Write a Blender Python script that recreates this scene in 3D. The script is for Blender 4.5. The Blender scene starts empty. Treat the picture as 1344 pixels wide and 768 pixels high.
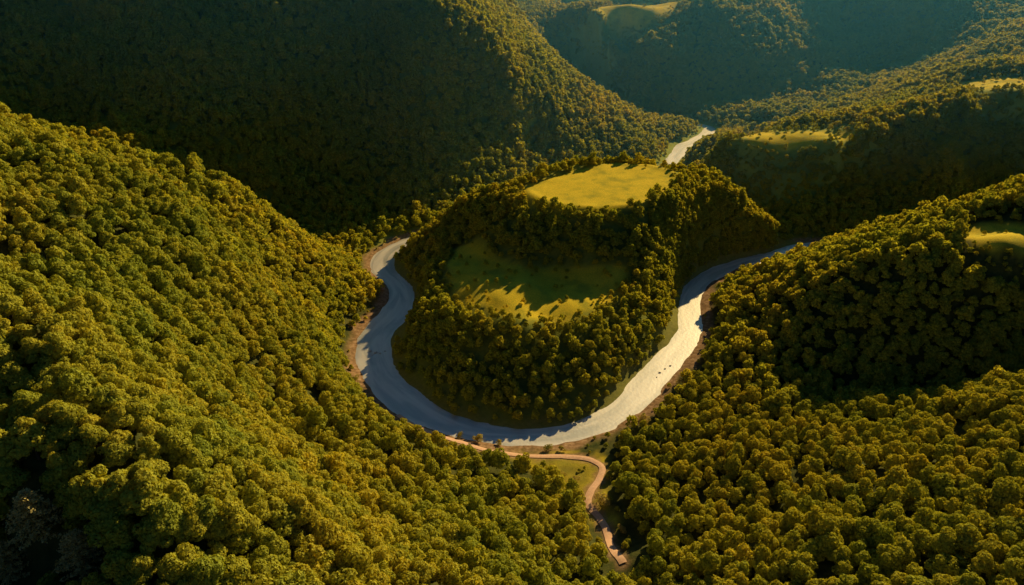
import bpy, math, random
import numpy as np
from mathutils import Vector
random.seed(4); rng = np.random.default_rng(7)
scene = bpy.context.scene
COL = scene.collection

# ------------------------------------------------------------------ camera model
F = 908.0
H = 270.0; PITCH = math.radians(29)
cp, sp = math.cos(PITCH), math.sin(PITCH)
EL = math.radians(22.5); AZ = math.radians(34)
SX, SY = math.sin(AZ), math.cos(AZ)
def project(x, y, z, H=H, cp=cp, sp=sp):
    zz = H - z
    d = cp*y + sp*zz
    up = sp*y - cp*zz
    return 672 + F*x/d, 384 - F*up/d, d
def plane_pt(u, v, z):
    dx = (u-672)/F; dy = (384-v)/F
    t = (H-z)/(sp-cp*dy)
    return (dx*t, (cp+sp*dy)*t, z)
HO = 300.0; cpo, spo = math.cos(math.radians(35)), math.sin(math.radians(35))
def tr(x, y, z, k=1.15):      # survey sheet coordinates -> scene coordinates
    u, v, d = project(x, y, z, HO, cpo, spo)
    return plane_pt(u, v, z*k)
cam = bpy.data.cameras.new('camera'); cam.lens = 24.32; cam.sensor_width = 36
cam.clip_start = 1; cam.clip_end = 20000
co = bpy.data.objects.new('camera', cam); COL.objects.link(co)
co.location = (0, 0, H); co.rotation_euler = (math.radians(90)-PITCH, 0, 0)
scene.camera = co

# ------------------------------------------------------------------ noise
def vnoise(x, y, s, seed):
    lat = np.random.default_rng(seed).random((256, 256))
    fx = np.asarray(x)/s + 1000.37; fy = np.asarray(y)/s + 1000.71
    ix = np.floor(fx).astype(int); iy = np.floor(fy).astype(int)
    tx = fx-ix; ty = fy-iy
    tx = tx*tx*tx*(tx*(tx*6-15)+10); ty = ty*ty*ty*(ty*(ty*6-15)+10)
    a = lat[ix % 256, iy % 256]; b = lat[(ix+1) % 256, iy % 256]
    c = lat[ix % 256, (iy+1) % 256]; d = lat[(ix+1) % 256, (iy+1) % 256]
    return (a*(1-tx)+b*tx)*(1-ty)+(c*(1-tx)+d*tx)*ty - .5
def fbm(x, y, s, seed, o=4):
    v = 0; a = 1
    for k in range(o):
        v = v + a*vnoise(x, y, s/2**k, seed+k); a *= .5
    return v
def sstep(a, b, t):
    t = np.clip((t-a)/(b-a), 0, 1); return t*t*(3-2*t)

# ------------------------------------------------------------------ river course
def catmull(P, step=2.5):
    P = [np.array(p, float) for p in P]
    P = [2*P[0]-P[1]] + P + [2*P[-1]-P[-2]]
    out = []
    for i in range(1, len(P)-2):
        n = max(2, int(np.linalg.norm(P[i+1]-P[i])/step))
        for k in range(n):
            t = k/n
            out.append(.5*((2*P[i])+(-P[i-1]+P[i+1])*t+(2*P[i-1]-5*P[i]+4*P[i+1]-P[i+2])*t*t+(-P[i-1]+3*P[i]-3*P[i+1]+P[i+2])*t**3))
    out.append(P[-2]); return np.array(out)
RO = [(120,646,10),(70,626,9),(25,590,8),(-15,553,8),(-50,525,7.5),(-84,506,8),
       (-101,487,9),(-103,462,9.5),(-84,432,9.5),(-84,404,11),(-95,372,12.5),(-86,337,12.5),(-60,306,11),(-28,288,9.5),(8,282,9),(44,289,9.5),
       (72,309,9.5),(94,338,10),(116,366,9.5),(127,390,8.5),(133,420,8),(150,447,8),(180,467,7.5),(212,480,7),(244,494,7),(290,500,8),(340,510,9),(400,520,9),
       (480,530,10),(620,540,10),(900,560,10),(1300,640,10)]
RIV = []
for (u_, v_, w_) in [(760,118,6),(800,132,6),(850,153,6),(884,159,6),(912,163,6),(931,169,7.5),(916,183,8),(895,193,8),(886,206,9),(868,222,10)]:
    p = plane_pt(u_, v_, 0); RIV.append((p[0], p[1], w_))
for x, y, w_ in RO:
    u_, v_, do = project(x, y, 0, HO, cpo, spo); p = plane_pt(u_, v_, 0); dn = project(*p)[2]
    RIV.append((p[0], p[1], w_*dn/do*.92))
RS = catmull(RIV)
def river_dist(x, y):
    sh = np.shape(x); x = np.ravel(x); y = np.ravel(y)
    out = np.empty(len(x))
    for i in range(0, len(x), 20000):
        d = np.hypot(x[i:i+20000, None]-RS[None, :, 0], y[i:i+20000, None]-RS[None, :, 1])
        j = d.argmin(1)
        out[i:i+20000] = d[np.arange(len(j)), j]-RS[j, 2]
    out = out + 3.6*fbm(x, y, 26, 301, 3)
    return out.reshape(sh)

# ------------------------------------------------------------------ relief control points
G = [(36,408,28),(-22,432,27),(-44,465,23),(105,412,19),(-68,483,17),(-45,490,26),(-22,512,30),(200,494,16),
 (9,374,28),(-30,395,28),(-50,425,26),(50,374,27),(80,388,22),(10,352,26),(-42,365,22),(60,340,14),(95,372,11),(-68,405,10),(-62,345,6),(0,314,7),(50,320,7),(-38,325,7),
 (150,408,4),(135,335,4),(150,345,8),(313,391,72),(340,395,76),(295,402,68),(330,408,74),(151,304,4),(200,303,5),(250,306,6),(310,312,8),(380,320,16),(480,325,32),
 (200,572,13),(180,602,11),(47,209,8),(46,237,5),(50,180,13),(60,140,24),(70,80,40),(8,264,3),(-40,268,7),(-60,282,5),(60,262,3),(100,292,3),
 (-127,530,3),(-113,399,3),(-112,360,5),(-100,320,6)]
C = [(176,503,50),(185,440,13),(237,454,24),(290,446,54),(368,449,86),(420,442,98),(520,440,116),(214,382,50),(260,374,68),(313,372,78),(370,372,86),(450,370,100),(165,372,15),(175,410,20),
 (-190,500,16),(-150,475,9),(-240,500,34),(-350,530,76),(-500,540,120),
 (-346,452,136),(-270,447,112),(-199,437,86),(-150,420,50),(-220,241,128),(-145,264,64),(-167,330,72),(-230,350,110),(-169,219,100),(-134,152,108),(-130,350,32),
 (-92,200,52),(-93,131,88),(-21,153,56),(-27,225,20),(9,166,38),(-60,250,26),(-290,300,134),(-320,380,136),(-105,290,28),(-110,245,42),
 (79,259,9),(120,274,14),(88,166,38),(153,212,40),(193,151,64),(240,222,58),(274,280,46),(200,281,28),(155,284,14),(350,255,68),(300,150,84),(250,60,95),(450,250,90),(100,215,20),
 (0,60,92),(0,0,115),(-150,0,110),(-300,100,100),(-300,0,110),(-500,300,150),(-500,100,110),(100,0,75),(200,0,100),(650,440,140),(650,250,130),(-700,400,200)]
pts = [tr(x,y,z) for x,y,z in G] + [tr(x,y,z-6) for x,y,z in C]
UG = [(870,203,5),(480,300,3),(700,232,8),(780,212,10),(300,250,36),(1000,168,3),(900,160,5),(840,148,6),(800,110,12),(740,60,15),
 (900,222,5),(1000,282,5),(1070,300,5),(1200,275,10),(1344,240,26),(1035,183,63),(970,185,60),(950,188,56),(1105,179,66),(1310,110,104),(1380,108,106),
 (790,22,116),(830,14,122),(880,6,120),(950,290,8),(0,655,116),(0,768,86),(100,768,94),(60,705,106),(-80,700,90)]
UC = [(605,270,50),(640,252,54),(780,195,23),(720,150,64),(680,115,99),(640,80,129),(600,40,160),(560,0,190),(870,190,8),(830,160,28),(790,130,54),(745,95,84),(700,60,114),(640,10,152),
 (640,170,62),(560,180,66),(500,180,64),(500,60,144),(560,120,106),(560,60,148),(500,120,104),(700,190,36),(300,180,84),(300,60,154),(400,220,46),(400,120,112),(100,140,106),(100,100,132),(100,40,164),(100,0,192),(300,0,190),(440,0,189),
 (950,120,30),(950,60,86),(950,10,134),(1150,100,47),(1150,40,96),(1150,0,140),(1344,30,104),(1050,130,24),(1050,60,84),(1215,8,140),(850,110,42),(850,60,88),(800,40,106),(880,32,112),(760,30,112),
 (1000,174,60),(1000,198,61),(1100,200,67),(1200,170,80),(1344,130,106),(1130,155,70),(1240,95,98),(1344,50,124),(1240,128,94),(925,192,30),(930,215,26),(1050,250,34),(1200,215,50),(1344,190,62)]
UC += [(935,238,60),(975,270,48),(1005,293,32),(1150,185,74),(1150,215,52),(1100,240,38),(1150,252,28),(1250,200,66),(1260,235,38),(1270,150,92)]
pts += [plane_pt(*q) for q in UG] + [plane_pt(a, b, c-7) for a, b, c in UC]
pts += [(-400,600,60),(-150,930,220),(-300,880,240),(-450,840,250),(-600,800,250),(-30,1080,170),(-100,1010,205),(-100,1200,120),(-300,1150,200),(30,1100,100),
        (700,720,130),(620,640,80),(350,960,15),(480,1080,40),(700,1150,110),(640,900,100),(0,1750,150),(300,1550,170),(600,1500,200),(100,1950,220),(-200,1500,150),(800,1300,190),
        (170,1400,80),(260,1460,120),(900,900,150),(80,1500,100)]
MC = (79, 556); MR = (71, 53); ca, sa = math.cos(math.radians(22)), math.sin(math.radians(22))
for q, z in ((1.0, 67.5), (.5, 68)):
    for k in range(12 if q > .9 else 6):
        a = 2*math.pi*k/(12 if q > .9 else 6)
        ex, ey = q*MR[0]*math.cos(a), q*MR[1]*math.sin(a)
        pts.append((MC[0]+ex*ca-ey*sa, MC[1]+ex*sa+ey*ca, z))
for a, z, q in ((100,22,1.75),(70,22,1.7),(130,22,1.7)):
    a = math.radians(a); ex, ey = q*MR[0]*math.cos(a), q*MR[1]*math.sin(a)
    pts.append((MC[0]+ex*ca-ey*sa, MC[1]+ex*sa+ey*ca, z))
for i in range(0, len(RS), 14):
    if RS[i,1] < 1200 and RS[i,0] < 750: pts.append((RS[i,0], RS[i,1], 0))
pts = np.array(pts, float)
def mesa_q(x, y):
    dx, dy = x-MC[0], y-MC[1]
    return np.hypot((dx*ca+dy*sa)/MR[0], (-dx*sa+dy*ca)/MR[1])
CC = 6.0
def phi(r2): return np.sqrt(r2+CC*CC)
n = len(pts); sc = 300.
A = np.zeros((n+3, n+3))
A[:n,:n] = -phi((pts[:,None,0]-pts[None,:,0])**2+(pts[:,None,1]-pts[None,:,1])**2)
A[:n,:n] += np.eye(n)*.8
A[:n,n] = 1; A[:n,n+1] = pts[:,0]/sc; A[:n,n+2] = pts[:,1]/sc
A[n:,:n] = A[:n,n:].T
W = np.linalg.solve(A, np.concatenate([pts[:,2], [0,0,0]]))
def rbf(x, y):
    out = np.empty(x.shape)
    for i in range(0, len(x), 20000):
        xx, yy = x[i:i+20000], y[i:i+20000]
        K = -phi((xx[:,None]-pts[None,:,0])**2+(yy[:,None]-pts[None,:,1])**2)
        out[i:i+20000] = K@W[:n] + W[n] + W[n+1]*xx/sc + W[n+2]*yy/sc
    return out
def axis(a, b, st, lo, hi, g=1.07):
    m = list(np.arange(a, b+.01, st)); s = st; v = m[-1]
    while v < hi: s *= g; v += s; m.append(v)
    s = st; v = m[0]; pre = []
    while v > lo: s *= g; v -= s; pre.append(v)
    return np.array(pre[::-1]+m)
XS = axis(-420, 560, 2.8, -7000, 7000, 1.05); YS = axis(60, 1000, 2.8, -3000, 9000, 1.03)
GX, GY = np.meshgrid(XS, YS); gx = GX.ravel(); gy = GY.ravel()
d = river_dist(gx, gy)
RING = [tuple(p[:2]) for p in RS if p[1] < 640 and p[0] < 290]
def inpoly(x, y, poly):
    x = np.asarray(x); y = np.asarray(y); r = np.zeros(x.shape, bool)
    for i in range(len(poly)):
        x1, y1 = poly[i]; x2, y2 = poly[i-1]
        c = ((y1 > y) != (y2 > y)) & (x < (x2-x1)*(y-y1)/((y2-y1)+1e-9)+x1)
        r ^= c
    return r
ins = inpoly(gx, gy, RING)
cx = np.clip(gx, -700, 900); cy = np.clip(gy, -50, 1950)
out_d = np.hypot(gx-cx, gy-cy)
h = rbf(cx, cy)
mq = mesa_q(gx, gy)
amp = sstep(20, 90, d)*sstep(1.0, 1.6, mq)*(1-.75*sstep(150, 250, gx)*sstep(540, 620, gy)*sstep(950, 880, gy))
lh = sstep(-20, -90, gx)*sstep(560, 480, gy)
lm = sstep(220, 120, gx)*sstep(600, 680, gy)*sstep(1350, 1250, gy)
rt = sstep(90, 150, gx)
h = h + amp*(1-.85*lm)*((11+9*lh-4*rt)*fbm(gx, gy, 85, 3, 3) + (5+2*lh-2*rt)*fbm(gx, gy, 32, 9, 2))
back = sstep(900, 1100, gy)
rid = 1-np.abs(2*fbm(gx+.4*gy, gy*.55, 80, 21, 2))
h = h + back*amp*(1-.8*lm)*(7*(rid-.7))
h = h + fbm(gx, gy, 14, 31, 2)*.9*sstep(5, 30, d)
pl = sstep(1.02, .86, mq)
h = h*(1-pl)+(67.3+.6*fbm(gx, gy, 30, 35, 2))*pl
hout = 150 + 170*fbm(gx, gy, 700, 41, 4)
wo = sstep(0, 500, out_d); h = h*(1-wo)+hout*wo
h = np.maximum(h, .9)
bw = np.where(ins, 15., 24.)
t = sstep(0, 1, d/bw)
bank = np.clip(d*.22, -2.2, 3.5)+fbm(gx, gy, 9, 77, 2)*.5*np.clip(d, 0, 1)
h = np.where(d < bw, bank*(1-t)+h*t, h)
ZG = h.reshape(GX.shape)
dzy, dzx = np.gradient(ZG, YS, XS); SLP = np.hypot(dzx, dzy)
def interp(Z, x, y):
    x = np.asarray(x, float); y = np.asarray(y, float)
    i = np.clip(np.searchsorted(XS, x)-1, 0, len(XS)-2); j = np.clip(np.searchsorted(YS, y)-1, 0, len(YS)-2)
    tx = (x-XS[i])/(XS[i+1]-XS[i]); ty = (y-YS[j])/(YS[j+1]-YS[j])
    return (Z[j,i]*(1-tx)+Z[j,i+1]*tx)*(1-ty)+(Z[j+1,i]*(1-tx)+Z[j+1,i+1]*tx)*ty
def ground(x, y): return interp(ZG, x, y)
def at(u, v, lift=0):
    dx = (u-672)/F; dy = (384-v)/F
    D = np.array([dx, cp+sp*dy, -sp+cp*dy])
    tt = np.arange(60, 2500, .5)
    P = D[None]*tt[:,None]; P[:,2] += H
    k = np.argmax(P[:,2] < ground(P[:,0], P[:,1])+lift)
    return P[k]

# masks ------------------------------------------------------------
def pixpoly(P): return [tuple(at(u, v)[:2]) for u, v in P]
TERR = pixpoly([(598,328),(582,348),(586,376),(606,400),(645,412),(690,420),(735,422),(775,412),(802,392),(820,368),(828,352),(790,350),(740,352),(690,348),(650,338),(622,318)])
TOP = pixpoly([(672,262),(692,246),(735,228),(790,216),(840,211),(880,213),(892,224),(884,244),(845,268),(790,280),(725,280),(688,272)])
M2 = pixpoly([(1252,303),(1300,293),(1350,293),(1420,297),(1420,345),(1344,338),(1300,328),(1260,316)])
M1 = pixpoly([(944,188),(975,178),(1020,174),(1120,170),(1118,184),(1060,194),(985,197)])
M1b = pixpoly([(1240,112),(1290,105),(1400,103),(1400,117),(1300,119)])
CLR = pixpoly([(655,590),(700,593),(780,596),(798,612),(792,650),(800,680),(785,690),(765,655),(735,640),(700,612)])
FARM = pixpoly([(762,32),(785,12),(830,2),(895,2),(885,16),(850,34),(810,38)])
def meadow(x, y, s=0, polys=None):
    n1 = 7*vnoise(x, y, 14, 51+s)+5*vnoise(x, y, 6, 55+s); n2 = 7*vnoise(x, y, 14, 52+s)+5*vnoise(x, y, 6, 56+s)
    m = np.zeros(np.shape(x), bool)
    for P in (polys or (TOP, TERR, M2, M1, M1b, CLR, FARM)):
        k = .35 if P is TOP else 1.
        q = inpoly(x+k*n1, y+k*n2, P)
        if P is TOP: q &= mesa_q(x, y) < 1.03
        m = m | q
    return m
PATHPX = [(522,545),(540,557),(562,567),(585,575),(605,581),(640,592),(690,599),(745,600),(775,604),(790,614),(786,630),(775,647),(772,662),(786,680),(797,700),(803,720),(818,740)]
PW = np.array([at(u, v)[:2] for u, v in PATHPX])
PS = catmull([tuple(p)+(0,) for p in PW], 1.5)[:, :2]
def path_dist(x, y):
    x = np.ravel(x); y = np.ravel(y)
    o = np.full(len(x), 99.)
    sel = (x > -140) & (x < 160) & (y > 80) & (y < 400)
    o[sel] = np.hypot(x[sel][:,None]-PS[None,:,0], y[sel][:,None]-PS[None,:,1]).min(1)
    return o
mead = sum(meadow(gx+a, gy+b).astype(float) for a, b in ((0,0),(3,0),(-3,0),(0,3),(0,-3)))/5
mead *= np.where(inpoly(gx, gy, CLR), .38+.5*vnoise(gx, gy, 8, 93), 1.)
dirt = sstep(10, 4, d+7*vnoise(gx, gy, 13, 61))*np.where(ins, .2, .9)*sstep(830, 700, gy)
dirt = np.maximum(dirt, sstep(4.5, 2.5, path_dist(gx, gy)+2.*vnoise(gx, gy, 5, 62))*.8)
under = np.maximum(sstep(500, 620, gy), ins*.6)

# ------------------------------------------------------------------ materials
def mat(name):
    m = bpy.data.materials.new(name); m.use_nodes = True
    nt = m.node_tree; nt.nodes.clear()
    o = nt.nodes.new('ShaderNodeOutputMaterial')
    return m, nt, o
def N(nt, t, **k):
    nd = nt.nodes.new(t)
    for a, b in k.items():
        if a in nd.inputs.keys(): nd.inputs[a].default_value = b
        else: setattr(nd, a, b)
    return nd
def noise(nt, scale, detail=4):
    nd = N(nt, 'ShaderNodeTexNoise'); nd.inputs['Scale'].default_value = scale; nd.inputs['Detail'].default_value = detail
    g = nt.nodes.new('ShaderNodeNewGeometry'); nt.links.new(g.outputs['Position'], nd.inputs['Vector'])
    return nd
def ramp(nt, src, stops):
    r = nt.nodes.new('ShaderNodeValToRGB'); cr = r.color_ramp
    while len(cr.elements) < len(stops): cr.elements.new(.5)
    for e, (p, c) in zip(cr.elements, stops): e.position = p; e.color = (*c, 1)
    nt.links.new(src, r.inputs[0]); return r
def mix(nt, fac, a, b, mode='MIX'):
    m = nt.nodes.new('ShaderNodeMix'); m.data_type = 'RGBA'; m.blend_type = mode
    for s, i in ((fac, 0), (a, 6), (b, 7)):
        if isinstance(s, (int, float)): m.inputs[i].default_value = s
        elif isinstance(s, tuple): m.inputs[i].default_value = (*s, 1)
        else: nt.links.new(s, m.inputs[i])
    return m.outputs[2]
def foliage(name, c1, c2, c3, tr=.3, tint=(1.5,1.3,.5)):
    m, nt, o = mat(name)
    oi = nt.nodes.new('ShaderNodeObjectInfo')
    r = ramp(nt, oi.outputs['Random'], [(0, c1), (.5, c2), (1, c3)])
    n1 = noise(nt, .012, 3)
    r1 = ramp(nt, n1.outputs[0], [(.35, (.86,.93,.92)), (.65, (1.08,1.03,.95))])
    c = mix(nt, 1., r.outputs[0], r1.outputs[0], 'MULTIPLY')
    n2 = noise(nt, .9, 2)
    r2 = ramp(nt, n2.outputs[0], [(.3, (.68,.72,.68)), (.7, (1.28,1.24,1.1))])
    c = mix(nt, 1., c, r2.outputs[0], 'MULTIPLY')
    df = nt.nodes.new('ShaderNodeBsdfDiffuse'); tl = nt.nodes.new('ShaderNodeBsdfTranslucent'); ms = nt.nodes.new('ShaderNodeMixShader')
    ms.inputs[0].default_value = tr
    nt.links.new(c, df.inputs[0]); nt.links.new(mix(nt, 1., c, tint, 'MULTIPLY'), tl.inputs[0])
    nt.links.new(df.outputs[0], ms.inputs[1]); nt.links.new(tl.outputs[0], ms.inputs[2]); nt.links.new(ms.outputs[0], o.inputs[0])
    return m
M_leaf = foliage('leaves', (.40,.43,.07), (.49,.48,.07), (.56,.52,.075), .32)
M_leaf_far = foliage('hill_leaves', (.39,.42,.08), (.45,.455,.08), (.51,.48,.085), .48, (1.65,1.45,.5))
M_shrub = foliage('shrub_leaves', (.38,.38,.12), (.48,.42,.13), (.6,.48,.22))
M_pale = foliage('pale_leaves', (.62,.54,.26), (.66,.55,.26), (.68,.55,.27))
def simple(name, c1, c2, scale, rough=.9, bump=.5):
    m, nt, o = mat(name)
    nn = noise(nt, scale, 5)
    r = ramp(nt, nn.outputs[0], [(.3, c1), (.7, c2)])
    p = nt.nodes.new('ShaderNodeBsdfPrincipled'); p.inputs['Roughness'].default_value = rough
    b = nt.nodes.new('ShaderNodeBump'); b.inputs['Strength'].default_value = bump; b.inputs['Distance'].default_value = .2
    nt.links.new(nn.outputs[0], b.inputs['Height']); nt.links.new(b.outputs[0], p.inputs['Normal'])
    nt.links.new(r.outputs[0], p.inputs['Base Color']); nt.links.new(p.outputs[0], o.inputs[0])
    return m
M_bark = simple('bark', (.05,.035,.025), (.12,.09,.06), 3)
M_rock = simple('river_stone', (.4,.38,.35), (.75,.72,.67), 1.2)
M_path = simple('path_dirt', (.74,.43,.27), (.90,.57,.38), .8)
M_ter, nt, o = mat('terrain')
att = N(nt, 'ShaderNodeAttribute', attribute_name='mask'); sep = nt.nodes.new('ShaderNodeSeparateColor'); nt.links.new(att.outputs['Color'], sep.inputs[0])
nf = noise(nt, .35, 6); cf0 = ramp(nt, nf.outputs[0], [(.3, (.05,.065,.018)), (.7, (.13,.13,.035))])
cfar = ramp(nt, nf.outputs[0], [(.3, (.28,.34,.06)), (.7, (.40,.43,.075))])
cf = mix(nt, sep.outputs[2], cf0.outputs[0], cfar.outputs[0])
nm = noise(nt, .07, 8); cm = ramp(nt, nm.outputs[0], [(.32, (.56,.48,.045)), (.5, (.88,.66,.045)), (.68, (.97,.71,.05))])
nm2 = noise(nt, 1.3, 4); cm2 = ramp(nt, nm2.outputs[0], [(.35, (.7,.76,.7)), (.6, (1.,1.,1.))])
cmm = mix(nt, 1., cm.outputs[0], cm2.outputs[0], 'MULTIPLY')
nd_ = noise(nt, .4, 6); cd = ramp(nt, nd_.outputs[0], [(.3, (.20,.12,.06)), (.55, (.42,.25,.14)), (.72, (.6,.40,.25))])
c = mix(nt, sep.outputs[0], cf, cmm); c = mix(nt, sep.outputs[1], c, cd.outputs[0])
p = nt.nodes.new('ShaderNodeBsdfPrincipled'); p.inputs['Roughness'].default_value = .95; p.inputs['Specular IOR Level'].default_value = .05
b = nt.nodes.new('ShaderNodeBump'); b.inputs['Strength'].default_value = .5; b.inputs['Distance'].default_value = .5
nt.links.new(nm2.outputs[0], b.inputs['Height']); nt.links.new(b.outputs[0], p.inputs['Normal'])
nt.links.new(c, p.inputs['Base Color']); nt.links.new(p.outputs[0], o.inputs[0])
# water: sky reflection and sun glints painted as pale streaks along the flow
M_wat, nt, o = mat('river_water')
fa = N(nt, 'ShaderNodeAttribute', attribute_name='flow')
nw = N(nt, 'ShaderNodeTexNoise'); nw.inputs['Scale'].default_value = 1.; nw.inputs['Detail'].default_value = 6; nw.inputs['Distortion'].default_value = .6
nt.links.new(fa.outputs['Vector'], nw.inputs['Vector'])
cw = ramp(nt, nw.outputs[0], [(.34, (.40,.41,.37)), (.46, (.62,.59,.52)), (.55,(.86,.79,.69)), (.66, (.98,.91,.80))])
p = nt.nodes.new('ShaderNodeBsdfPrincipled'); p.inputs['Roughness'].default_value = .25; p.inputs['Specular IOR Level'].default_value = 1.
nb = noise(nt, .45, 5); b = nt.nodes.new('ShaderNodeBump'); b.inputs['Strength'].default_value = .24; b.inputs['Distance'].default_value = .4
nt.links.new(nb.outputs[0], b.inputs['Height']); nt.links.new(b.outputs[0], p.inputs['Normal'])
gl = nt.nodes.new('ShaderNodeBsdfGlossy'); gl.inputs['Roughness'].default_value = .47; gl.inputs['Color'].default_value = (1,.98,.93,1); nt.links.new(b.outputs[0], gl.inputs['Normal'])
ms = nt.nodes.new('ShaderNodeMixShader'); ms.inputs[0].default_value = .33
nt.links.new(p.outputs[0], ms.inputs[1]); nt.links.new(gl.outputs[0], ms.inputs[2])
nt.links.new(cw.outputs[0], p.inputs['Base Color']); nt.links.new(ms.outputs[0], o.inputs[0])

# ------------------------------------------------------------------ mesh helpers
def mesh_np(name, V, Fq, m, smooth=False):
    me = bpy.data.meshes.new(name)
    V = np.asarray(V, np.float32); Fq = np.asarray(Fq, np.int32)
    me.vertices.add(len(V)); me.vertices.foreach_set('co', V.ravel())
    k = Fq.shape[1]
    me.loops.add(Fq.size); me.loops.foreach_set('vertex_index', Fq.ravel())
    me.polygons.add(len(Fq)); me.polygons.foreach_set('loop_start', np.arange(0, Fq.size, k, dtype=np.int32))
    me.polygons.foreach_set('loop_total', np.full(len(Fq), k, np.int32))
    me.polygons.foreach_set('use_smooth', np.full(len(Fq), smooth))
    me.update(calc_edges=True); me.materials.append(m); return me
def link(name, me, parent=None, **props):
    o = bpy.data.objects.new(name, me); COL.objects.link(o)
    if parent: o.parent = parent
    for k, v in props.items(): o[k] = v
    return o
nx, ny = len(XS), len(YS)
idx = np.arange(nx*ny).reshape(ny, nx)
quads = np.stack([idx[:-1,:-1], idx[:-1,1:], idx[1:,1:], idx[1:,:-1]], -1).reshape(-1, 4)
me = mesh_np('terrain', np.stack([gx, gy, h], 1), quads, M_ter, True)
ca_ = me.color_attributes.new('mask', 'FLOAT_COLOR', 'POINT')
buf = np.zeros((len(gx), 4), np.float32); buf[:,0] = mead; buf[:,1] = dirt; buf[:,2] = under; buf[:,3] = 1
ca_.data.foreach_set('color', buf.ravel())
link('terrain', me, kind='structure', label='forested hills and valley floor around the river bend', category='terrain')
T = np.gradient(RS[:,:2], axis=0); T /= np.linalg.norm(T, axis=1)[:,None]
Nn = np.stack([-T[:,1], T[:,0]], 1)
sl = np.concatenate([[0], np.cumsum(np.linalg.norm(np.diff(RS[:,:2], axis=0), axis=1))])
V = []; FL = []
for k in (-1.5, -.5, .5, 1.5):
    P = RS[:,:2]+Nn*(RS[:,2:3]*k); V.append(np.column_stack([P, np.zeros(len(P))]))
    FL.append(np.column_stack([sl/42., np.full(len(sl), k*1.5), sl*0]))
V = np.stack(V, 1).reshape(-1, 3); FL = np.stack(FL, 1).reshape(-1, 3); m_ = len(RS)
Q = [(i*4+j, i*4+j+1, (i+1)*4+j+1, (i+1)*4+j) for i in range(m_-1) for j in range(3)]
rme = mesh_np('river', V, Q, M_wat, True)
fa_ = rme.attributes.new('flow', 'FLOAT_VECTOR', 'POINT'); fa_.data.foreach_set('vector', FL.astype(np.float32).ravel())
link('river', rme, kind='structure', label='pale winding river looping around the central hill', category='river')
T = np.gradient(PS, axis=0); T /= np.linalg.norm(T, axis=1)[:,None]; Nn = np.stack([-T[:,1], T[:,0]], 1)
V = []
for k in (-1.8, -.6, .6, 1.8):
    P = PS+Nn*(k*(1+.2*vnoise(PS[:,0], PS[:,1], 4, 71+int(k*3)))[:,None]); V.append(np.column_stack([P, ground(P[:,0], P[:,1])+(.5 if abs(k) < 1 else .3)]))
V = np.stack(V, 1).reshape(-1, 3); m_ = len(PS)
Q = [(i*4+j, i*4+j+1, (i+1)*4+j+1, (i+1)*4+j) for i in range(m_-1) for j in range(3)]
link('dirt_path', mesh_np('dirt_path', V, Q, M_path, True), kind='structure', label='reddish dirt track winding down to the river bank', category='path')

# ------------------------------------------------------------------ trees
def quads_at(P, Nrm, size, r):
    n = len(P); a = r.normal(size=(n, 3)); a -= (a*Nrm).sum(1)[:,None]*Nrm; a /= np.linalg.norm(a, axis=1)[:,None]
    b = np.cross(Nrm, a); s = size[:,None]
    V = np.stack([P-a*s, P-b*s*.75, P+a*s, P+b*s*.75], 1).reshape(-1, 3)
    return V, np.arange(4*n).reshape(n, 4)
def tube(p0, p1, r0, r1, seg=7):
    p0 = Vector(p0); p1 = Vector(p1); ax = (p1-p0).normalized(); u = ax.orthogonal().normalized(); w = ax.cross(u)
    V = []
    for p, r in ((p0, r0), (p1, r1)):
        for k in range(seg):
            a = 2*math.pi*k/seg; V.append(p+u*math.cos(a)*r+w*math.sin(a)*r)
    return [tuple(v) for v in V], [(k, (k+1) % seg, seg+(k+1) % seg, seg+k) for k in range(seg)]
def tubes(L):
    V = []; Fq = []
    for a in L:
        v, f = tube(*a); o = len(V); V += v; Fq += [tuple(i+o for i in q) for q in f]
    return V, Fq
def crown(seed, n, ls, R=5.1, tall=1.0):
    r = np.random.default_rng(seed)
    lobes = [(0, 0, 6.6*tall, R*.60)]
    k = int(r.integers(7, 11)); a0 = r.random()*6.28
    for i in range(k):
        a = a0+6.28*i/k+r.normal()*.25; ring = i % 2
        rad = R*(.64 if ring == 0 else .42)*r.uniform(.8, 1.15)
        lobes.append((rad*math.cos(a), rad*math.sin(a), (4.9 if ring == 0 else 7.2)*tall+r.normal()*.7, R*r.uniform(.26, .42)))
    for i in range(3):
        lobes.append((r.normal()*R*.2, r.normal()*R*.2, 9.2*tall+r.normal()*.5, R*r.uniform(.24, .36)))
    L = np.array(lobes); w = L[:,3]**2; w /= w.sum()
    li = r.choice(len(L), n, p=w)
    D = r.normal(size=(n, 3)); D[:,2] = np.abs(D[:,2])-.35*r.random(n)*np.abs(D[:,2])-.25; D /= np.linalg.norm(D, axis=1)[:,None]
    P = L[li,:3]+D*L[li,3:4]*(r.uniform(.78, 1.1, (n, 1)))*np.array([1, 1, .95])
    dd = np.linalg.norm(P[:,None]-L[None,:,:3], axis=2)/L[None,:,3]
    keep = dd.min(1) > .74; P = P[keep]; D = D[keep]
    Nn = D+r.normal(size=D.shape)*.38; Nn /= np.linalg.norm(Nn, axis=1)[:,None]
    return quads_at(P, Nn, r.uniform(.6, 1.35, len(P))*ls, r)
def trunk_geo(seed, tall=1.0):
    r = random.Random(seed); L = [((0,0,-1), (.1,.05,2.6), .36, .26), ((.1,.05,2.6), (.0,.15,6.2*tall), .26, .12)]
    for i in range(5):
        a = i*1.257+r.random()*.5; z = 2.3+r.random()*1.6
        L.append(((.05,.05,z), (2.6*math.cos(a), 2.6*math.sin(a), z+2.2+r.random()), .13, .04))
    return tubes(L)
TALL = [1, 1.1, .95, 1.2, 1.0, 1.08, .9]
NEAR = []
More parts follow.
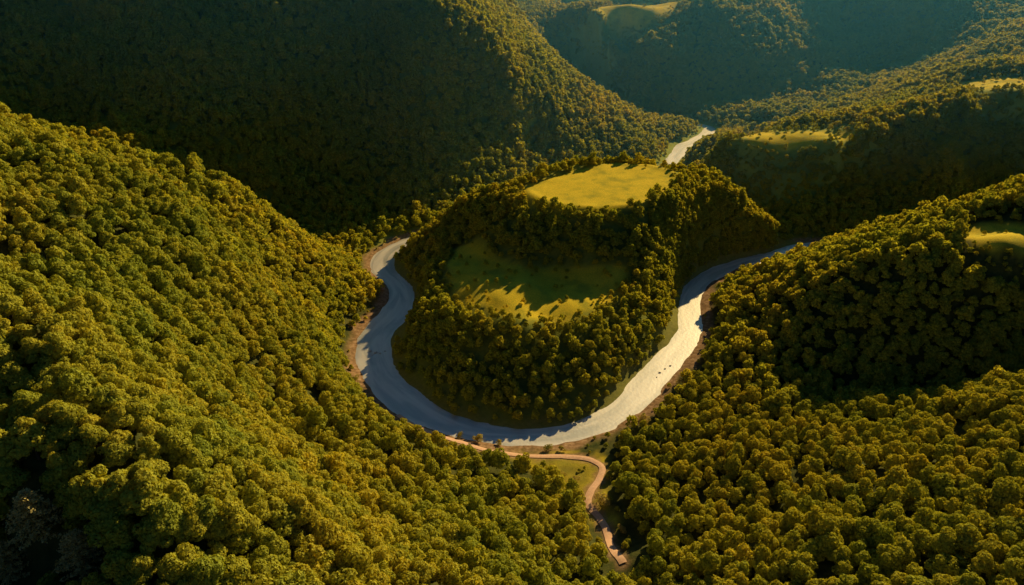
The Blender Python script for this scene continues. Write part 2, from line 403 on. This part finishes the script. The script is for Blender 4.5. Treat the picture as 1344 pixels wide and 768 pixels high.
for s in range(7):
    V, Q = crown(100+s, 3600, .37, tall=TALL[s])
    TV, TQ = trunk_geo(s, TALL[s])
    NEAR.append((mesh_np('trunk', TV, TQ, M_bark, True), mesh_np('crown', V, Q, M_leaf)))
src = bpy.data.collections.new('forest_sources')
def src_tree(name, V, Q, m):
    ob = bpy.data.objects.new(name, mesh_np(name, V, Q, m)); src.objects.link(ob)
for s in range(7):
    V, Q = crown(100+s, 1500, .55, tall=TALL[s]); src_tree('forest_tree_a%d' % s, V, Q, M_leaf)
for s in range(6):
    V, Q = crown(200+s, 480, .92, R=5.4, tall=TALL[s]); src_tree('forest_tree_b%d' % s, V, Q, M_leaf_far)

FEATHER = [(14,612,1.3,'tall pale feathery tree at the photo\'s left edge among rounder green crowns'),
           (62,716,1.7,'pale feathery spreading tree with star shaped branches in the dark lower left gap'),
           (118,758,1.5,'pale feathery tree cut by the photo\'s bottom edge near the left corner'),
           (18,766,1.4,'pale feathery tree in the very bottom left corner')]
SHRUB = [(604,573,.9,'small shrub on the bare bank between the dirt track and the water'),(628,580,1.2,'round shrub between river bend and dirt track, just left of bottom centre'),
         (655,584,.8,'low shrub on the bank between the track and the water, below the river bend'),(718,590,1.0,'shrub above the dirt track right below the lowest point of the river bend'),
         (736,591,.8,'small shrub beside the dirt track just left of its hairpin'),(846,556,1.5,'tall shrub on the outer bank right of the river bend'),
         (856,566,1.1,'shrub on the outer bank behind the hairpin, beside a taller one'),(788,662,1.5,'large pale grey green bush beside the dirt track below the hairpin'),
         (752,636,1.2,'shrub in the scrubby clearing left of the hairpin'),(738,626,.9,'small shrub in the upper part of the clearing left of the hairpin'),
         (722,616,.8,'low shrub at the left tip of the clearing under the track'),(896,506,1.2,'shrub on the outer bank of the river\'s right arm'),
         (818,700,1.0,'shrub right of the dirt track near the bottom of the photo'),(466,500,1.1,'shrub on the reddish outer bank of the left river arm')]
FP = [at(u_, v_) for u_, v_, s_, l_ in FEATHER]; SPT = [at(u_, v_) for u_, v_, s_, l_ in SHRUB]

SP = 7.3
xs = np.arange(-900, 1300, SP); ys = np.arange(50, 1750, SP*.87)
TX, TY = np.meshgrid(xs, ys); TX = TX+((np.arange(len(ys)) % 2)*SP*.5)[:,None]
TX = TX+rng.uniform(-.42, .42, TX.shape)*SP; TY = TY+rng.uniform(-.42, .42, TY.shape)*SP
tx = TX.ravel(); ty = TY.ravel()
# steep ground carries more stems per plan area
NE = 150000
ex = rng.uniform(-900, 1300, NE); ey = rng.uniform(50, 1700, NE); es = interp(SLP, ex, ey)
ke = rng.random(NE) < .4*np.clip((np.sqrt(1+es**2)-1)*2.2+.45*(ey > 700)+.4*inpoly(ex, ey, RING), 0, 1)+.55*np.clip((es-.75)*2, 0, 1)
fx_ = rng.uniform(110, 240, 4500); fy_ = rng.uniform(470, 620, 4500); kf = interp(SLP, fx_, fy_) > .9
tx = np.concatenate([tx, ex[ke], fx_[kf]]); ty = np.concatenate([ty, ey[ke], fy_[kf]])
flank = np.zeros(len(tx), bool); flank[len(tx)-int(kf.sum()):] = True
tz = ground(tx, ty)
u, v, dp = project(tx, ty, tz+6)
k = (u > -160) & (u < 1500) & (v > -110) & (v < 860) & (dp > 50)
tx, ty, tz, u, v, dp, flank = [a[k] for a in (tx, ty, tz, u, v, dp, flank)]
occ = np.full(len(tx), -99.)
for f in np.linspace(.2, .97, 50):
    occ = np.maximum(occ, ground(tx*f, ty*f)-(H+(tz+10-H)*f))
k = occ < 9
for P in FP: k &= np.hypot(tx-P[0], ty-P[1]) > 8.5
for P in SPT: k &= np.hypot(tx-P[0], ty-P[1]) > 2.5
tx, ty, tz, u, v, dp, occ, flank = [a[k] for a in (tx, ty, tz, u, v, dp, occ, flank)]
rd = river_dist(tx, ty); pd = path_dist(tx, ty)
vr = np.hypot(tx, ty); vx, vy = tx/vr, ty/vr
pd2 = np.minimum(path_dist(tx+7*vx, ty+7*vy), path_dist(tx-9*SX, ty-9*SY))
pd3 = np.minimum(path_dist(tx-17*SX, ty-17*SY), path_dist(tx+12*vx, ty+12*vy))
md = meadow(tx, ty); edge = meadow(tx, ty+3, 9) ^ meadow(tx+4, ty-3, 17)
HI = (M1, M1b, M2, FARM)
md1 = meadow(tx+9*vx, ty+9*vy, 0, HI)
md2 = meadow(tx+17*vx, ty+17*vy, 0, HI) | meadow(tx-9*SX, ty-9*SY, 0, HI) | meadow(tx-18*SX, ty-18*SY, 0, HI) | meadow(tx-28*SX, ty-28*SY, 0, (FARM, M1))
for sft in (26, 38, 50): md2 |= meadow(tx+sft*vx, ty+sft*vy, 0, (M1, M1b, FARM))
nearT = np.zeros(len(tx), bool)
for a, b in ((8,0),(-8,0),(0,9),(0,-5)): nearT |= inpoly(tx+a, ty+b, TERR)
inTe = inpoly(tx, ty, TERR)
insT = inpoly(tx, ty, RING)
margin = np.where(insT, 3.0, 8)+5*vnoise(tx, ty, 18, 81)
ok = (rd > margin) & (pd > 5.5) & (pd2 > 4.5) & (pd3 > 3) & ~md
sclr = rng.normal(.95, .15, len(tx)).clip(.55, 1.3)
sclr *= np.where(rd < 22, .62+.38*sstep(3, 22, rd), 1)
sclr *= np.where(insT, .78, 1)
sclr *= np.where(nearT & (mesa_q(tx, ty) > 1.45), .62, 1)
sclr *= np.where((tx > 60) & ~insT & (dp > 300), .9, 1)
mqt = mesa_q(tx, ty)
sclr *= np.where(mqt < 1.2, .85, 1)
sclr *= np.where(md1, .36, np.where(md2, .5, 1))
sclr *= 1+np.where(insT, .12, .3)*vnoise(tx, ty, 40, 83)
sclr = np.where(flank, np.minimum(sclr, .62), sclr)
clr = inpoly(tx, ty, CLR)
sm = (~ok) & (rd > 3) & (pd > 4.2) & (rng.random(len(tx)) < np.where(edge, .7, np.where(clr, .45, np.where(inTe, .16, np.where(md, .05, .4))))) & ~(mqt < .8)
sclr = np.where(sm, rng.uniform(.16, .42, len(tx)), sclr)
ok = ok | sm
tx, ty, tz, u, v, dp, sclr, occ = [a[ok] for a in (tx, ty, tz, u, v, dp, sclr, occ)]
rot = rng.uniform(0, 6.283, len(tx)); zs = rng.uniform(.85, 1.2, len(tx))
near = np.where((u > -8) & (u < 1352) & (v > 5) & (v < 782) & (sclr > .5) & (occ < 0), sclr/dp, 0)
order = np.argsort(-near); ind = order[:290]; isind = np.zeros(len(tx), bool); isind[ind] = True

def words(u, v, s):
    size = 'large' if s > 1.12 else ('mid-sized' if s > .88 else 'small')
    pu = min(100, max(0, int(round(u/1344*20))*5)); pv = min(100, max(0, int(round((768-v)/768*20))*5))
    side = 'left hillside' if u < 780 else 'right hillside'
    return '%s round-crowned leafy tree on the near %s, %d%% across and %d%% up the photo' % (size, side, pu, pv)
for q, i in enumerate(ind):
    tm, cm_ = NEAR[q % 7]
    root = bpy.data.objects.new('broadleaf_tree', None); COL.objects.link(root)
    root.location = (tx[i], ty[i], tz[i]-.3); root.rotation_euler = (0, 0, rot[i]); root.scale = (sclr[i], sclr[i], sclr[i]*zs[i])
    root['label'] = words(u[i], v[i], sclr[i]); root['category'] = 'tree'; root['group'] = 'broadleaf trees on the near slopes'
    link('trunk', tm, root); link('crown', cm_, root)
r_ = ~isind
fv = np.stack([tx[r_], ty[r_], tz[r_]-.3], 1)
me = bpy.data.meshes.new('forest'); me.vertices.add(len(fv)); me.vertices.foreach_set('co', fv.astype(np.float32).ravel())
def addattr(name, typ, arr, key):
    a = me.attributes.new(name, typ, 'POINT'); a.data.foreach_set(key, arr.ravel())
addattr('rot', 'FLOAT_VECTOR', np.stack([rot[r_]*0, rot[r_]*0, rot[r_]], 1).astype(np.float32), 'vector')
addattr('scl', 'FLOAT_VECTOR', np.stack([sclr[r_], sclr[r_], sclr[r_]*zs[r_]], 1).astype(np.float32), 'vector')
nr = dp[r_]+rng.normal(0, 40, len(fv)) < 460
var = np.where(nr, rng.integers(0, 7, len(fv)), rng.integers(7, 13, len(fv))).astype(np.int32)
addattr('var', 'INT', var, 'value')
fo = link('forest', me, kind='stuff', label='dense broadleaf forest covering the hills, the central mesa and far slopes', category='forest')
ng = bpy.data.node_groups.new('forest_scatter', 'GeometryNodeTree')
ng.interface.new_socket('Geometry', in_out='INPUT', socket_type='NodeSocketGeometry'); ng.interface.new_socket('Geometry', in_out='OUTPUT', socket_type='NodeSocketGeometry')
gi = ng.nodes.new('NodeGroupInput'); go = ng.nodes.new('NodeGroupOutput'); ip = ng.nodes.new('GeometryNodeInstanceOnPoints')
ci = ng.nodes.new('GeometryNodeCollectionInfo'); ci.inputs['Collection'].default_value = src
ci.inputs['Separate Children'].default_value = True; ci.inputs['Reset Children'].default_value = True
def na(name, t):
    a = ng.nodes.new('GeometryNodeInputNamedAttribute'); a.data_type = t; a.inputs['Name'].default_value = name
    return [s for s in a.outputs if s.enabled and s.name == 'Attribute'][0]
er = ng.nodes.new('FunctionNodeEulerToRotation')
ng.links.new(gi.outputs[0], ip.inputs['Points']); ng.links.new(ci.outputs[0], ip.inputs['Instance'])
ip.inputs['Pick Instance'].default_value = True
ng.links.new(na('var', 'INT'), ip.inputs['Instance Index'])
ng.links.new(na('rot', 'FLOAT_VECTOR'), er.inputs[0]); ng.links.new(er.outputs[0], ip.inputs['Rotation'])
ng.links.new(na('scl', 'FLOAT_VECTOR'), ip.inputs['Scale']); ng.links.new(ip.outputs[0], go.inputs[0])
md_ = fo.modifiers.new('scatter', 'NODES'); md_.node_group = ng

# pale feathery trees
def feather(seed):
    r = np.random.default_rng(seed); LV = []; BR = []
    for i in range(70):
        f = (i+.5)/70; z = 2+9.5*f; L = 4.6*(1-f)**.7+.5; a = i*2.4+r.normal()*.2
        e = Vector((math.cos(a)*L, math.sin(a)*L, z+L*.28)); BR.append(((0,0,z), tuple(e), .07, .02, 4))
        m = int(14+L*16); tt = r.random(m)**.8
        P = np.array([0, 0, z])+(np.array(e)-np.array([0, 0, z]))[None]*tt[:,None]+r.normal(size=(m, 3))*np.array([.28, .28, .16])
        LV.append(P)
    P = np.vstack(LV); Nn = r.normal(size=P.shape)*.6+np.array([0, 0, 1.]); Nn /= np.linalg.norm(Nn, axis=1)[:,None]
    V, Q = quads_at(P, Nn, r.uniform(.12, .26, len(P)), r)
    TV, TQ = tubes([((0,0,-1), (0,0,6), .26, .16, 4), ((0,0,6), (0,0,11.6), .16, .03, 4)]+BR)
    return mesh_np('trunk', TV, TQ, M_bark, True), mesh_np('crown', V, Q, M_pale)
for q, ((u_, v_, s_, l_), P) in enumerate(zip(FEATHER, FP)):
    a, b = feather(500+q)
    root = bpy.data.objects.new('feathery_tree', None); COL.objects.link(root)
    root.location = (P[0], P[1], float(ground(P[0], P[1]))-.2); root.rotation_euler = (0, 0, q*1.3); root.scale = (s_, s_, s_*1.05)
    root['label'] = l_; root['category'] = 'tree'; root['group'] = 'pale feathery trees in the lower left corner'
    link('trunk', a, root); link('crown', b, root)
def shrub(seed):
    r = np.random.default_rng(seed); n = 900
    L = np.array([(r.normal()*.9, r.normal()*.9, 1.0+r.random()*1.0, r.uniform(.6, 1.1)) for _ in range(8)])
    li = r.integers(0, 8, n); D = r.normal(size=(n, 3)); D[:,2] = np.abs(D[:,2])-.2; D /= np.linalg.norm(D, axis=1)[:,None]
    P = L[li,:3]+D*L[li,3:4]*r.uniform(.7, 1.12, (n, 1)); Nn = D+r.normal(size=D.shape)*.5; Nn /= np.linalg.norm(Nn, axis=1)[:,None]
    V, Q = quads_at(P, Nn, r.uniform(.1, .24, n), r)
    TV, TQ = tubes([((0,0,-.4), (math.cos(a)*.8, math.sin(a)*.8, 1.3), .06, .02) for a in (0, 1.3, 2.6, 3.9, 5.2)])
    return mesh_np('stems', TV, TQ, M_bark, True), mesh_np('foliage', V, Q, M_shrub)
SH = [shrub(700+i) for i in range(4)]
for q, ((u_, v_, s_, l_), P) in enumerate(zip(SHRUB, SPT)):
    a, b = SH[q % 4]
    root = bpy.data.objects.new('shrub', None); COL.objects.link(root)
    root.location = (P[0], P[1], float(ground(P[0], P[1]))-.05); root.rotation_euler = (0, 0, q*1.9); root.scale = (s_*1.3,)*3
    root['label'] = l_; root['category'] = 'shrub'; root['group'] = 'shrubs along the bank and the dirt track'
    link('stems', a, root); link('foliage', b, root)
import bmesh
def rock(seed):
    bm = bmesh.new(); bmesh.ops.create_icosphere(bm, subdivisions=3, radius=1); r = random.Random(seed)
    ks = [Vector((r.gauss(0,1), r.gauss(0,1), r.gauss(0,1))).normalized() for _ in range(9)]
    for vv in bm.verts:
        n0 = vv.co.normalized(); f = 1.0
        for k_ in ks: f = min(f, .72/max(.2, n0.dot(k_)) if n0.dot(k_) > .72 else 1.0)
        vv.co = Vector((n0.x*1.3, n0.y, n0.z*.6))*f
    m = bpy.data.meshes.new('boulder'); bm.to_mesh(m); bm.free(); m.materials.append(M_rock); return m
RK = [rock(i) for i in range(3)]
for q, (u_, v_, s_, l_) in enumerate([(486,461,.9,'left'),(493,463,1.2,'left'),(499,464,.8,'left'),(505,461,.7,'left'),(489,466,.6,'left'),(866,489,.8,'right'),(873,484,.6,'right'),(862,495,.5,'right'),(880,480,.7,'right')]):
    P = plane_pt(u_, v_, .1)
    o = link('boulder', RK[q % 3]); o.location = P; o.rotation_euler = (0, 0, q*1.1); o.scale = (s_, s_, s_)
    o['label'] = 'small pale boulder breaking the water of the river\'s %s arm' % l_; o['category'] = 'boulder'; o['group'] = 'boulders in the river\'s %s arm' % l_

# ------------------------------------------------------------------ haze lying over the far valleys
bm_v = [(x, y, z) for x in (-2500, 2500) for y in (615, 4500) for z in (-60, 420)]
bf = [(0,1,3,2),(4,6,7,5),(0,4,5,1),(2,3,7,6),(0,2,6,4),(1,5,7,3)]
M_hz, nt, o = mat('haze')
vs = nt.nodes.new('ShaderNodeVolumeScatter'); vs.inputs['Color'].default_value = (.10, .48, 1., 1); vs.inputs['Density'].default_value = .00026; vs.inputs['Anisotropy'].default_value = .35
nt.links.new(vs.outputs[0], o.inputs['Volume'])
link('haze', mesh_np('haze', bm_v, bf, M_hz), kind='stuff', label='thin blue haze hanging over the far valleys', category='haze')

# ------------------------------------------------------------------ light
S = Vector((math.cos(EL)*math.sin(AZ), math.cos(EL)*math.cos(AZ), math.sin(EL)))
sun = bpy.data.lights.new('sun', 'SUN'); sun.energy = 5; sun.angle = math.radians(.5); sun.color = (1, .79, .38)
so = bpy.data.objects.new('sun', sun); COL.objects.link(so); so.rotation_euler = S.to_track_quat('Z', 'Y').to_euler(); so.location = (200, 300, 600)
w = bpy.data.worlds.new('World'); scene.world = w; w.use_nodes = True
nt = w.node_tree; bg = nt.nodes['Background']; sky = nt.nodes.new('ShaderNodeTexSky'); sky.sky_type = 'NISHITA'; sky.sun_disc = False
sky.sun_elevation = EL; sky.sun_rotation = AZ
nt.links.new(mix(nt, 1., sky.outputs[0], (.34, .82, 1.35), 'MULTIPLY'), bg.inputs[0]); bg.inputs[1].default_value = .023
scene.view_settings.view_transform = 'Standard'; scene.view_settings.look = 'None'; scene.view_settings.exposure = 0
